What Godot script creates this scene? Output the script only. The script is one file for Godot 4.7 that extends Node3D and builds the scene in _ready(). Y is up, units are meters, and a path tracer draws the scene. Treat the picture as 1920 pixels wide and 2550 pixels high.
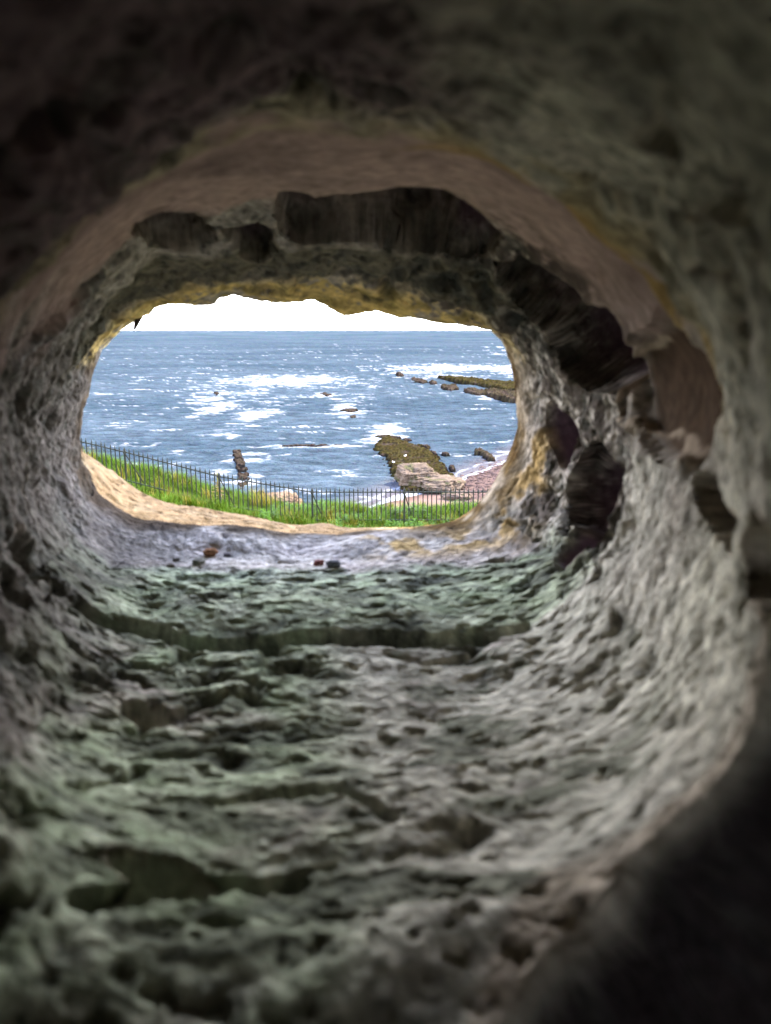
extends Node3D
# A weathered stone gun loop in a castle wall, looking out over railings to a rocky shore and the sea.
# The scene's y = 0 is the sea; the eye is EYE metres above it.  "rel" points are metres from the eye.

const EYE := 15.0
var rng := RandomNumberGenerator.new()
var wall_root: Node3D
var floor_points := PackedVector3Array()

# cross-sections of the tunnel: depth from the eye, centre x, centre y, then 72 radii in millimetres from +x counterclockwise
const RINGS := [
	[0.58, -0.10, -0.15, [422, 421, 424, 423, 425, 428, 424, 424, 421, 417, 416, 409, 403, 396, 386, 379, 371, 367, 366, 356, 349, 344, 336, 328, 324, 320, 314, 310, 309, 310, 307, 304, 305, 307, 304, 303, 303, 306, 311, 310, 311, 315, 322, 331, 331, 333, 338, 346, 350, 346, 344, 345, 346, 343, 344, 347, 352, 361, 370, 383, 399, 420, 428, 436, 447, 441, 438, 438, 435, 428, 425, 424]],
	[1.00, -0.14, -0.19, [574, 572, 573, 570, 566, 548, 535, 521, 511, 501, 488, 479, 470, 459, 452, 445, 440, 438, 433, 423, 417, 410, 398, 390, 385, 381, 379, 381, 382, 384, 390, 399, 401, 406, 414, 419, 421, 425, 431, 431, 435, 442, 450, 450, 454, 462, 454, 437, 425, 412, 403, 397, 393, 389, 389, 391, 396, 405, 417, 430, 448, 472, 499, 517, 541, 559, 574, 584, 581, 582, 579, 575]],
	[1.40, -0.18, -0.22, [651, 649, 651, 649, 651, 639, 631, 617, 601, 586, 566, 551, 527, 507, 491, 477, 467, 461, 458, 459, 458, 460, 466, 473, 473, 476, 479, 481, 488, 492, 498, 507, 513, 515, 521, 522, 520, 522, 525, 522, 522, 520, 513, 510, 500, 486, 476, 452, 434, 419, 407, 396, 388, 384, 382, 384, 388, 395, 405, 419, 438, 461, 492, 520, 552, 592, 606, 625, 635, 639, 646, 647]],
	[1.70, -0.20, -0.24, [693, 697, 686, 681, 666, 657, 644, 629, 619, 602, 589, 569, 545, 527, 511, 496, 486, 480, 477, 479, 483, 489, 493, 501, 513, 513, 517, 522, 524, 530, 537, 545, 557, 563, 572, 583, 583, 587, 596, 585, 578, 570, 548, 531, 506, 485, 452, 426, 406, 388, 374, 364, 357, 353, 352, 353, 357, 364, 374, 387, 405, 428, 457, 495, 534, 578, 620, 656, 672, 687, 688, 691]],
	[1.95, -0.23, -0.25, [697, 685, 674, 657, 645, 628, 616, 603, 593, 557, 528, 503, 478, 458, 442, 431, 424, 419, 417, 419, 424, 432, 442, 454, 471, 492, 503, 511, 518, 527, 540, 552, 568, 580, 588, 599, 606, 618, 624, 627, 617, 608, 591, 574, 524, 486, 451, 424, 403, 387, 374, 364, 357, 354, 353, 354, 359, 365, 375, 389, 406, 429, 458, 492, 534, 589, 643, 692, 705, 712, 705, 700]],
	[2.07, -0.24, -0.25, [662, 649, 639, 629, 616, 598, 576, 553, 517, 489, 463, 440, 422, 407, 396, 389, 383, 379, 377, 379, 382, 387, 396, 409, 422, 439, 456, 476, 496, 519, 539, 557, 575, 593, 598, 603, 611, 621, 632, 636, 634, 624, 604, 573, 527, 488, 453, 426, 404, 388, 375, 366, 359, 356, 356, 358, 363, 369, 379, 392, 409, 431, 459, 492, 529, 578, 626, 655, 667, 672, 668, 664]],
	[2.25, -0.26, -0.26, [638, 635, 632, 632, 628, 611, 548, 501, 464, 431, 402, 378, 359, 345, 343, 347, 347, 335, 329, 330, 332, 342, 357, 383, 401, 411, 433, 460, 492, 509, 540, 559, 587, 595, 596, 602, 617, 631, 645, 641, 628, 601, 562, 509, 468, 429, 399, 375, 357, 344, 334, 327, 323, 322, 322, 325, 330, 338, 350, 362, 377, 397, 422, 454, 490, 530, 572, 586, 600, 614, 626, 634]],
	[2.55, -0.28, -0.28, [737, 725, 723, 722, 710, 684, 644, 585, 542, 508, 481, 454, 434, 418, 408, 411, 415, 407, 401, 399, 403, 417, 435, 458, 474, 493, 518, 547, 583, 602, 623, 646, 672, 690, 706, 720, 742, 750, 677, 629, 597, 568, 535, 503, 466, 434, 408, 388, 372, 360, 351, 346, 343, 343, 345, 348, 354, 365, 386, 401, 420, 443, 472, 509, 547, 592, 629, 661, 686, 697, 708, 721]],
]

func _ready():
	rng.seed = 77
	# ---- camera
	var cam := Camera3D.new()
	cam.name = "camera"
	add_child(cam)
	cam.position = Vector3(0, EYE, 0)
	cam.rotation_degrees = Vector3(-13.03, 0, 0)
	var look := CameraAttributesPhysical.new()
	look.frustum_focal_length = 18.478
	look.frustum_near = 0.02
	look.frustum_far = 30000.0
	look.frustum_focus_distance = 9.0
	look.exposure_aperture = 2.0
	look.exposure_shutter_speed = 100.0
	cam.attributes = look
	cam.fov = 66.0
	cam.near = 0.02
	cam.far = 30000.0
	cam.current = true
	# ---- sky
	var sm := ProceduralSkyMaterial.new()
	sm.sky_top_color = Color(0.34, 0.44, 0.64)
	sm.sky_horizon_color = Color(0.945, 0.945, 0.965)
	sm.sky_curve = 0.33
	sm.ground_horizon_color = Color(0.5, 0.56, 0.62)
	sm.ground_bottom_color = Color(0.25, 0.27, 0.27)
	sm.sun_angle_max = 25.0
	sm.energy_multiplier = 2.0
	var sky := Sky.new()
	sky.sky_material = sm
	var env := Environment.new()
	env.background_mode = Environment.BG_SKY
	env.sky = sky
	env.tonemap_mode = Environment.TONE_MAPPER_LINEAR
	env.tonemap_exposure = 15.0
	env.sdfgi_enabled = true
	env.ssao_enabled = true
	env.ssil_enabled = true
	var we := WorldEnvironment.new()
	we.name = "world_environment"
	we.environment = env
	add_child(we)
	# ---- sun: high, ahead and to the right
	var sun := DirectionalLight3D.new()
	sun.name = "sun"
	add_child(sun)
	var az := deg_to_rad(60.0)
	var el := deg_to_rad(50.0)
	var to_sun := Vector3(sin(az) * cos(el), sin(el), -cos(az) * cos(el))
	sun.look_at_from_position(Vector3(0, 40, 0), Vector3(0, 40, 0) - to_sun)
	sun.light_energy = 0.85
	sun.light_color = Color(1.0, 0.95, 0.86)
	sun.light_angular_distance = 0.5
	sun.shadow_enabled = true

	build_wall()
	build_ground()
	build_sea()
	build_rocks()
	build_fence()
	build_plants()
	build_dock_plant()
	build_pebbles()
	build_gulls()

# ------------------------------------------------------------------ helpers
func noise(seed_: int, freq: float, octaves := 4, kind := FastNoiseLite.TYPE_SIMPLEX_SMOOTH) -> FastNoiseLite:
	var n := FastNoiseLite.new()
	n.seed = seed_
	n.noise_type = kind
	n.frequency = freq
	n.fractal_type = FastNoiseLite.FRACTAL_FBM if octaves > 1 else FastNoiseLite.FRACTAL_NONE
	n.fractal_octaves = octaves
	return n

func cells(seed_: int, freq: float) -> FastNoiseLite:
	var n := noise(seed_, freq, 1, FastNoiseLite.TYPE_CELLULAR)
	n.cellular_distance_function = FastNoiseLite.DISTANCE_EUCLIDEAN
	n.cellular_return_type = FastNoiseLite.RETURN_DISTANCE
	return n

func noise_image(seed_: int, size: int, freq: float, octaves: int, lo: Color, hi: Color, kind := FastNoiseLite.TYPE_SIMPLEX_SMOOTH) -> ImageTexture:
	var n := noise(seed_, freq, octaves, kind)
	var im := n.get_seamless_image(size, size)
	im.convert(Image.FORMAT_RGB8)
	if lo != Color.BLACK or hi != Color.WHITE:
		for y in size:
			for x in size:
				im.set_pixel(x, y, lo.lerp(hi, im.get_pixel(x, y).r))
	return ImageTexture.create_from_image(im)

func smooth01(a: float, b: float, v: float) -> float:
	var t := clampf((v - a) / (b - a), 0.0, 1.0)
	return t * t * (3.0 - 2.0 * t)

func band(a: float, b: float, soft: float, v: float) -> float:
	return smooth01(a - soft, a + soft, v) * (1.0 - smooth01(b - soft, b + soft, v))

func tag(o: Node, label := "", category := "", group := "", kind := ""):
	if label: o.set_meta("label", label)
	if category: o.set_meta("category", category)
	if group: o.set_meta("group", group)
	if kind: o.set_meta("kind", kind)
	return o

func mesh_of(v: PackedVector3Array, nrm: PackedVector3Array, idx: PackedInt32Array, col := PackedColorArray()) -> ArrayMesh:
	var a := []
	a.resize(Mesh.ARRAY_MAX)
	a[Mesh.ARRAY_VERTEX] = v
	a[Mesh.ARRAY_NORMAL] = nrm
	# wind the faces so that they look the way their normals do
	var facing := 0.0
	for t in range(0, idx.size() / 3, maxi(1, idx.size() / 3 / 400)):
		var p := v[idx[3 * t]]
		facing += (v[idx[3 * t + 2]] - p).cross(v[idx[3 * t + 1]] - p).normalized().dot(nrm[idx[3 * t]])
	if facing < 0.0:
		for t in idx.size() / 3:
			var w := idx[3 * t]
			idx[3 * t] = idx[3 * t + 1]
			idx[3 * t + 1] = w
	a[Mesh.ARRAY_INDEX] = idx
	if col.size(): a[Mesh.ARRAY_COLOR] = col
	var m := ArrayMesh.new()
	m.add_surface_from_arrays(Mesh.PRIMITIVE_TRIANGLES, a)
	return m

func put(called: String, mesh: Mesh, mat: Material, parent: Node = self) -> MeshInstance3D:
	var o := MeshInstance3D.new()
	o.name = called
	o.mesh = mesh
	o.material_override = mat
	parent.add_child(o, true)
	return o

func root(called: String, at: Vector3) -> Node3D:
	var o := Node3D.new()
	o.name = called
	o.position = at
	add_child(o, true)
	return o

# normals of a grid of nu columns by nv rows (facing keeps them on one side)
func grid_normals(v: PackedVector3Array, nu: int, nv: int, wrap: bool) -> PackedVector3Array:
	var out := PackedVector3Array()
	out.resize(v.size())
	for j in nv:
		var j0 := maxi(j - 1, 0) * nu
		var j1 := mini(j + 1, nv - 1) * nu
		for i in nu:
			var i0 := i - 1
			var i1 := i + 1
			if wrap:
				i0 = posmod(i0, nu)
				i1 = i1 % nu
			else:
				i0 = maxi(i0, 0)
				i1 = mini(i1, nu - 1)
			var n := (v[j * nu + i1] - v[j * nu + i0]).cross(v[j1 + i] - v[j0 + i])
			out[j * nu + i] = n.normalized()
	return out

func stone_material(called: String, scale: float, bump_cm: float, rough := 0.93) -> StandardMaterial3D:
	var m := StandardMaterial3D.new()
	m.resource_name = called
	m.vertex_color_use_as_albedo = true
	m.albedo_texture = grain_tex
	m.uv1_triplanar = true
	m.uv1_world_triplanar = true
	m.uv1_scale = Vector3.ONE * scale
	m.roughness = rough
	m.specular_mode = BaseMaterial3D.SPECULAR_DISABLED
	m.heightmap_enabled = true
	m.heightmap_texture = bump_tex
	m.heightmap_scale = bump_cm
	return m

var grain_tex: ImageTexture
var bump_tex: ImageTexture

# ------------------------------------------------------------------ the castle wall and its hole
# hollows weathered into the stone: centre (rel), half sizes, depth, edge softness, kind (0 dark with painted shade, 1 brown face, 2 void)
const HOLLOWS := [
	[Vector3(-0.434, 0.205, -1.723), Vector3(0.077, 0.067, 0.170), 0.240, 0.50, 0],
	[Vector3(-0.302, 0.186, -1.879), Vector3(0.065, 0.061, 0.140), 0.160, 0.50, 0],
	[Vector3(-0.166, 0.230, -1.727), Vector3(0.079, 0.079, 0.200), 0.220, 0.40, 0],
	[Vector3(0.026, 0.228, -1.729), Vector3(0.222, 0.100, 0.220), 0.340, 0.45, 0],
	[Vector3(0.176, 0.186, -1.786), Vector3(0.080, 0.064, 0.160), 0.200, 0.50, 0],
	[Vector3(0.346, 0.075, -1.758), Vector3(0.108, 0.100, 0.190), 0.280, 0.50, 0],
	[Vector3(0.425, -0.022, -1.714), Vector3(0.093, 0.133, 0.220), 0.300, 0.50, 0],
	[Vector3(0.472, -0.367, -1.781), Vector3(0.085, 0.112, 0.190), 0.280, 0.55, 0],
	[Vector3(0.442, -0.252, -2.017), Vector3(0.033, 0.095, 0.050), 0.100, 0.80, 0],
	[Vector3(0.417, -0.495, -1.744), Vector3(0.043, 0.080, 0.080), 0.100, 0.80, 0],
	[Vector3(0.449, -0.103, -1.270), Vector3(0.222, 0.122, 0.270), 0.060, 0.40, 1],
	[Vector3(0.429, -0.229, -0.979), Vector3(0.077, 0.037, 0.160), 0.260, 0.60, 0],
	[Vector3(0.341, -0.213, -0.647), Vector3(0.060, 0.044, 0.160), 0.300, 0.60, 0],
	[Vector3(-0.227, -0.490, -0.632), Vector3(0.051, 0.020, 0.070), 0.080, 0.90, 3],
	[Vector3(-0.359, -0.568, -1.093), Vector3(0.042, 0.020, 0.060), 0.070, 0.90, 3],
	[Vector3(0.483, -0.297, -1.780), Vector3(0.042, 0.032, 0.050), 0.050, 0.90, 0],
	[Vector3(-0.677, -0.422, -1.454), Vector3(0.044, 0.053, 0.080), 0.060, 0.90, 3],
	[Vector3(-0.781, -0.323, -1.692), Vector3(0.026, 0.040, 0.060), 0.050, 0.90, 3],
	[Vector3(0.249, 0.100, -0.658), Vector3(0.015, 0.011, 0.080), 0.050, 0.90, 3],
	[Vector3(0.189, 0.148, -0.607), Vector3(0.023, 0.013, 0.080), 0.050, 0.90, 3],
	[Vector3(0.290, 0.062, -0.743), Vector3(0.010, 0.023, 0.080), 0.050, 0.90, 3],
	[Vector3(0.326, 0.005, -0.716), Vector3(0.010, 0.025, 0.080), 0.040, 0.90, 3],
]

# ridges and cracks drawn along polylines: radius, push (+ into the stone), kind (0 dark crack, 1 pale ridge, 2 grey vein), then the points (rel)
const BREAK_AT := Vector3(0.269, -0.404, -0.634)
const BREAK_WAY := Vector3(-0.190, -0.282, 0.940)

const LINES := [
	[0.014, -0.020, 1, Vector3(0.415, -0.002, -1.224), Vector3(0.450, -0.053, -1.509), Vector3(0.473, -0.119, -1.636), Vector3(0.489, -0.166, -1.632), Vector3(0.471, -0.188, -1.407), Vector3(0.453, -0.203, -1.195)],
	[0.030, -0.022, 2, Vector3(-0.687, -0.065, -1.481), Vector3(-0.656, 0.019, -1.591), Vector3(-0.582, 0.107, -1.672)],
	[0.016, 0.050, 0, Vector3(-0.356, -0.561, -1.037), Vector3(-0.314, -0.578, -1.133), Vector3(-0.266, -0.588, -1.220)],
	[0.014, 0.045, 0, Vector3(-0.206, -0.538, -0.814), Vector3(-0.153, -0.550, -0.850), Vector3(-0.075, -0.555, -0.859), Vector3(-0.040, -0.553, -0.842), Vector3(-0.002, -0.542, -0.793)],
	[0.014, 0.040, 0, Vector3(-0.344, -0.494, -0.792), Vector3(-0.326, -0.542, -0.923)],
	[0.012, 0.040, 0, Vector3(0.015, -0.599, -1.413), Vector3(0.084, -0.599, -1.378), Vector3(0.165, -0.591, -1.404)],
	[0.015, 0.050, 0, Vector3(-0.525, -0.420, -1.005), Vector3(-0.521, -0.471, -1.084), Vector3(-0.494, -0.511, -1.092)],
	[0.020, 0.050, 0, Vector3(-0.257, -0.467, -0.580), Vector3(-0.213, -0.493, -0.627), Vector3(-0.140, -0.514, -0.664), Vector3(-0.086, -0.515, -0.659)],
]

func ring_radius(r: Array, t: float) -> float:
	var f := t * 72.0
	var i := int(f)
	return lerpf(r[3][i % 72], r[3][(i + 1) % 72], f - i) * 0.001

func catmull(a: float, b: float, c: float, d: float, t: float) -> float:
	return 0.5 * ((2.0 * b) + (c - a) * t + (2.0 * a - 5.0 * b + 4.0 * c - d) * t * t + (3.0 * b - a - 3.0 * c + d) * t * t * t)

func build_wall():
	grain_tex = noise_image(5, 512, 0.02, 6, Color(0.74, 0.74, 0.74), Color(1.0, 1.0, 1.0))
	bump_tex = noise_image(6, 512, 0.025, 6, Color.BLACK, Color.WHITE)
	var NT := 1040
	# rows: from the mouth behind the eye to the outer lip
	var rows := []          # [ring a, fraction]
	var spans := [[-6.0, 60], [0.25, 40], [0.58, 130], [1.0, 115], [1.4, 95], [1.7, 95], [1.95, 55], [2.07, 70], [2.25, 80]]
	# the two rings at the mouth widen the nearest measured one
	var near_ring: Array = [0.25, -0.10, -0.16, []]
	var mouth_ring: Array = [-6.0, -0.12, -0.2, []]  # unseen passage, lengthened behind the eye to keep skylight out
	for k in 72:
		near_ring[3].append(RINGS[0][3][k] * 0.98)
		mouth_ring[3].append(RINGS[0][3][k] * 1.25 + 30.0)
	var all: Array = [mouth_ring, near_ring]
	all.append_array(RINGS)
	for k in spans.size():
		for j in spans[k][1]:
			rows.append([k, float(j) / spans[k][1]])
	rows.append([spans.size() - 1, 1.0])
	var NV := rows.size()
	var base := PackedVector3Array()
	base.resize(NT * NV)
	for j in NV:
		var k: int = rows[j][0]
		var f: float = rows[j][1]
		var a: Array = all[maxi(k - 1, 0)]
		var b: Array = all[k]
		var c: Array = all[k + 1]
		var d: Array = all[mini(k + 2, all.size() - 1)]
		var depth := lerpf(b[0], c[0], f)
		var cx := lerpf(b[1], c[1], f)
		var cy := lerpf(b[2], c[2], f)
		var tan_b := 0.5
		for i in NT:
			var t := float(i) / NT
			var rb := ring_radius(b, t)
			var rc := ring_radius(c, t)
			var ra := ring_radius(a, t)
			var rd := ring_radius(d, t)
			# slopes by depth, so that unevenly spaced rings still flow
			var h: float = c[0] - b[0]
			var mb: float = (rc - ra) / maxf(c[0] - a[0], 0.01) * h
			var mc: float = (rd - rb) / maxf(d[0] - b[0], 0.01) * h
			var f2 := f * f
			var f3 := f2 * f
			var r := (2.0 * f3 - 3.0 * f2 + 1.0) * rb + (f3 - 2.0 * f2 + f) * mb + (-2.0 * f3 + 3.0 * f2) * rc + (f3 - f2) * mc
			base[j * NT + i] = Vector3(cx + r * cos(t * TAU), cy + r * sin(t * TAU), -depth)
	var nb := grid_normals(base, NT, NV, true)
	# which way is into the rock
	if nb[(NV / 2) * NT].x < 0.0:
		for q in nb.size(): nb[q] = -nb[q]
	var n_big := noise(11, 1.9, 3)
	var n_mid := noise(12, 6.0, 4)
	var n_fine := noise(13, 30.0, 4)
	var n_flake := noise(20, 9.0, 5)
	n_flake.fractal_gain = 0.58
	var n_speck := noise(22, 19.0, 4)
	var n_warp := noise(23, 4.0, 1)
	var n_sharp := noise(21, 5.0, 5)
	n_sharp.fractal_type = FastNoiseLite.FRACTAL_RIDGED
	n_sharp.fractal_gain = 0.55
	var n_mask := noise(14, 2.6, 3)
	var n_hue := noise(15, 3.2, 4)
	var n_hue2 := noise(16, 9.0, 4)
	var n_ridge := noise(17, 7.0, 4)
	n_ridge.fractal_type = FastNoiseLite.FRACTAL_RIDGED
	var n_pit := cells(18, 13.0)
	var n_pit2 := cells(19, 34.0)
	var pos := PackedVector3Array()
	var col := PackedColorArray()
	var part := PackedInt32Array()
	pos.resize(NT * NV)
	col.resize(NT * NV)
	part.resize(NT * NV)
	# first the large shapes: bulges and hollows
	var shape := PackedVector3Array()
	shape.resize(NT * NV)
	var pocket_shade := PackedFloat32Array()
	var browns := PackedFloat32Array()
	var lips := PackedFloat32Array()
	var voids := PackedFloat32Array()
	for list in [pocket_shade, browns, lips, voids]: pass
	pocket_shade.resize(NT * NV)
	browns.resize(NT * NV)
	lips.resize(NT * NV)
	voids.resize(NT * NV)
	for q in NT * NV:
		var p := base[q]
		var mid := n_mid.get_noise_3dv(p)
		var hue := n_hue.get_noise_3dv(p)
		var hue2 := n_hue2.get_noise_3dv(p)
		var pw := p + Vector3(n_warp.get_noise_3dv(p), n_warp.get_noise_3dv(p + Vector3(5, 2, 1)), n_warp.get_noise_3dv(p + Vector3(1, 7, 3))) * 0.03
		var hollow := 0.0
		for hh in HOLLOWS:
			var e: Vector3 = (pw - hh[0]) / hh[1]
			var l := e.length_squared()
			if l < 1.3:
				l = sqrt(l)
				var w := pow(maxf(0.0, 1.0 - l * l), hh[3])
				hollow = maxf(hollow, w * hh[2])
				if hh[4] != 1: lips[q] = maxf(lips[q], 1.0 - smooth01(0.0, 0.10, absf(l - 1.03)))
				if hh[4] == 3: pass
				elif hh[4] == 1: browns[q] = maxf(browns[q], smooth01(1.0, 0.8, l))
				else: pocket_shade[q] = maxf(pocket_shade[q], smooth01(1.0, 0.8, l))
		# the stone is broken away at the lower right, near the eye
		if p.x > 0.0 and p.y < -0.1 and p.z > -1.0:
			var beyond := -0.035 * log(exp(-(pw - BREAK_AT).dot(BREAK_WAY) / 0.035) + exp(-(0.866 * pw.x + 0.5 * pw.z + 0.153) / 0.035)) + 0.030 * n_warp.get_noise_3dv(p * 1.6)
			var w := smooth01(0.0, 0.07, beyond)
			hollow += 0.38 * w
			voids[q] = smooth01(-0.004, 0.012, beyond)
			lips[q] = maxf(lips[q], band(-0.035, 0.0, 0.01, beyond))
		shape[q] = p + nb[q] * (0.022 * n_big.get_noise_3dv(p) + hollow)
	# smooth the steep sides of the hollows, so that they do not come out fluted
	var deep := PackedInt32Array()
	for q in range(NT, NT * (NV - 1)):
		if maxf(maxf(pocket_shade[q], browns[q]), voids[q]) > 0.05: deep.append(q)
	for pass_ in 14:
		var next := shape.duplicate()
		for q in deep:
			var i := q % NT
			var l := q - 1 if i > 0 else q + NT - 1
			var r := q + 1 if i < NT - 1 else q - NT + 1
			next[q] = shape[q] * 0.2 + (shape[l] + shape[r]) * 0.28 + (shape[q - NT] + shape[q + NT]) * 0.12
		shape = next
	var ns := grid_normals(shape, NT, NV, true)
	if ns[(NV / 2) * NT].x < 0.0:
		for q in ns.size(): ns[q] = -ns[q]
	# then the weathered surface on them
	for j in NV:
		for i in NT:
			var q := j * NT + i
			var b0 := base[q]
			var p := shape[q]
			var n := ns[q]
			var depth := -b0.z
			var ang := 360.0 * i / NT
			var big := n_big.get_noise_3dv(b0)
			var mid := n_mid.get_noise_3dv(p)
			var mask := n_mask.get_noise_3dv(p)
			var hue := n_hue.get_noise_3dv(p)
			var hue2 := n_hue2.get_noise_3dv(p)
			var warp := Vector3(mid, n_mid.get_noise_3dv(p + Vector3(3.1, 1.7, 0.4)), hue2) * 0.05
			var fine := n_fine.get_noise_3dv(p)
			# surfaces
			var down := smooth01(0.35, 0.75, -nb[q].y)             # floor
			var up := smooth01(0.3, 0.7, nb[q].y)                  # vault
			var dw := depth + 0.05 * mid
			var sill := down * band(1.95, 2.32, 0.03, dw)
			var ledge := down * band(1.5, 1.95, 0.02, dw)
			var outer := smooth01(2.15, 2.26, depth + 0.06 * mid) * (1.0 - up)
			var soffit := band(18.0, 150.0, 14.0, ang + 14.0 * big) * band(0.99, 1.62, 0.05, depth + 0.04 * mid)
			var lintel := up * smooth01(2.05, 2.13, depth)
			var dark := pocket_shade[q]
			var brown := browns[q]
			var lip := lips[q]
			var pw := b0 + warp * 0.5
			var crack := 0.0
			var pale := 0.0
			var vein := 0.0
			var line_off := 0.0
			for ln in LINES:
				var rad: float = ln[0]
				if absf(b0.z - ln[3].z) > 0.45: continue
				for k in range(3, ln.size() - 1):
					var near := Geometry3D.get_closest_point_to_segment(pw, ln[k], ln[k + 1])
					var w := 1.0 - smooth01(rad * 0.3, rad, near.distance_to(pw))
					if w <= 0.0: continue
					line_off = ln[1] * w if absf(ln[1] * w) > absf(line_off) else line_off
					if ln[2] == 0: crack = maxf(crack, w)
					elif ln[2] == 1: pale = maxf(pale, w)
					else: vein = maxf(vein, w)
			# relief
			var rough := 1.0
			rough *= 1.0 - 0.8 * soffit
			rough *= 1.0 - 0.55 * sill
			rough *= 1.0 - 0.6 * outer
			rough *= 1.0 - 0.5 * lintel
			var right_near := clampf(band(285.0, 372.0, 12.0, ang) + (1.0 - smooth01(50.0, 75.0, ang)), 0.0, 1.0) * (1.0 - smooth01(1.35, 1.55, depth))
			rough *= 1.0 - 0.45 * right_near
			rough *= 1.0 - 0.9 * voids[q]
			rough *= 1.0 - maxf(dark, 0.85 * brown)
			var stretch := Vector3(0.75, 1.2, 1.05) if down > 0.5 else Vector3(1.0, 0.8, 0.8)
			var pp := (p + warp) * stretch
			var much := smooth01(-0.2, 0.3, mask)
			var cell := n_pit.get_noise_3dv(pp) + 1.0
			var pit := smooth01(0.55, 0.12, cell) * smooth01(-0.1, 0.25, mask + 0.5 * hue)
			var cell2 := n_pit2.get_noise_3dv(pp + warp * 0.5) + 1.0
			var pit2 := smooth01(0.5, 0.1, cell2) * smooth01(-0.15, 0.2, hue2 + 0.5 * mask)
			var ridge := n_sharp.get_noise_3dv(pp)
			var flake := n_flake.get_noise_3dv(pp * Vector3(0.75, 1.0, 1.25))
			var relief := 0.012 * mid + 0.036 * pit + 0.008 * pit2 + 0.018 * flake - 0.010 * (ridge - 0.2) * (0.4 + much)
			var bench := 0.016 * n_mid.get_noise_3dv(p * Vector3(0.6, 1.0, 1.1) + Vector3(8, 1, 2)) + 0.036 * pit * pit * (0.3 + much) + 0.004 * pit2 + 0.008 * flake
			var speck0 := smooth01(0.16, 0.40, n_speck.get_noise_3dv(p * Vector3(0.7, 1.0, 1.2)) + 0.25 * mask)
			var off := rough * lerpf(relief, bench * (0.56 - 0.32 * ledge), down)
			off += (0.0018 * fine + 0.006 * mid) * (1.0 - voids[q]) * (1.0 - 0.8 * dark)
			if depth > 2.1: off = off * (1.0 - 0.25 * smooth01(2.1, 2.25, depth)) 
			off += lintel * band(44.0, 140.0, 8.0, ang) * (0.02 * n_mid.get_noise_3dv(b0 * Vector3(0.8, 0.5, 0.5) + Vector3(2, 2, 9)) + 0.006 * flake)
			off += 0.008 * speck0 * down * (1.0 - sill)
			off += line_off
			# the open joint under the mossy ledge
			var jw := depth - (1.475 + 0.015 * sin(p.x * 7.0) + 0.03 * n_mask.get_noise_2d(p.x * 2.0, 7.0))
			var jx := band(-0.62, 0.24, 0.06, p.x + 0.1 * mid)
			var joint := down * jx * (1.0 - smooth01(0.014, 0.034 + 0.016 * hue2, absf(jw)))
			off += 0.14 * joint
			# colours (linear, of the stone, with some shade painted in)
			var c := Color(0.52, 0.46, 0.385).lerp(Color(0.72, 0.65, 0.56), clampf(0.5 + 0.9 * hue2, 0.0, 1.0))
			var green := Color(0.45, 0.54, 0.34).lerp(Color(0.68, 0.73, 0.53), clampf(0.5 + hue2, 0.0, 1.0))
			var lilac := Color(0.66, 0.57, 0.50)
			c = c.lerp(green, down * smooth01(-0.6, 0.1, hue) * 0.9)
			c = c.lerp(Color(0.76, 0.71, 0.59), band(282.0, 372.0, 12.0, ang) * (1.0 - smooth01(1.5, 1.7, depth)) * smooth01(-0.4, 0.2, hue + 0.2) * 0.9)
			c = c.lerp(green, ledge * 0.8)
			c = c.lerp(Color(0.20, 0.215, 0.15), down * smooth01(0.12, 0.4, n_big.get_noise_3dv(p * Vector3(1.6, 2.0, 4.0) + Vector3(5, 0, 0)) + 0.5 * hue2) * 0.75)
			c = c.lerp(lilac, sill * (0.8 + 0.3 * hue))
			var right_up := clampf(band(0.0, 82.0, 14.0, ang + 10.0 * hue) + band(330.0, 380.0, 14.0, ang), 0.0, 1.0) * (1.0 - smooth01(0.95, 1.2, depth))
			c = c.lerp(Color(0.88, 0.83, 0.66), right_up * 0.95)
			var vault_shade := band(62.0, 178.0, 18.0, ang + 22.0 * hue) * (1.0 - smooth01(0.86, 1.02, depth + 0.08 * hue2 - 0.1 * smooth01(110.0, 165.0, ang)))
			c = c.lerp(Color(0.25, 0.165, 0.185), vault_shade * 0.85)  # shade of the upper vault painted into the stone colour
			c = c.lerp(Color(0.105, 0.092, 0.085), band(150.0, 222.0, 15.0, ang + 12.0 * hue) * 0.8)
			c = c.lerp(Color(0.70, 0.49, 0.43), soffit * 0.9)
			c = c.lerp(Color(0.46, 0.33, 0.30), soffit * smooth01(-0.05, 0.35, hue + 0.4 * mid) * 0.7)
			var lichen := band(8.0, 62.0, 8.0, ang + 10.0 * mid) * band(1.02, 1.22, 0.04, depth + 0.06 * hue + 0.08)
			c = c.lerp(Color(0.66, 0.44, 0.15), lichen * smooth01(-0.25, 0.3, hue2 + hue) * 0.85)
			var side := (1.0 - smooth01(38.0, 58.0, ang) + smooth01(325.0, 345.0, ang)) * band(1.5, 2.13, 0.06, depth + 0.1 * hue)
			c = c.lerp(Color(0.13, 0.105, 0.09), side * smooth01(0.35, -0.15, hue2 + 0.7 * fine) * 0.9)
			var edge := band(20.0, 172.0, 10.0, ang) * band(0.93, 1.04, 0.03, depth + 0.05 * hue + 0.03 * hue2)
			c = c.lerp(Color(0.66, 0.57, 0.36), edge * smooth01(-0.4, 0.1, hue2 + 0.5 * mask) * 0.7)
			var rim := band(28.0, 165.0, 8.0, ang) * band(1.9, 2.08, 0.03, depth + 0.03 * mid)
			c = c.lerp(Color(0.17, 0.155, 0.105), rim * 0.85)
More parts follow.
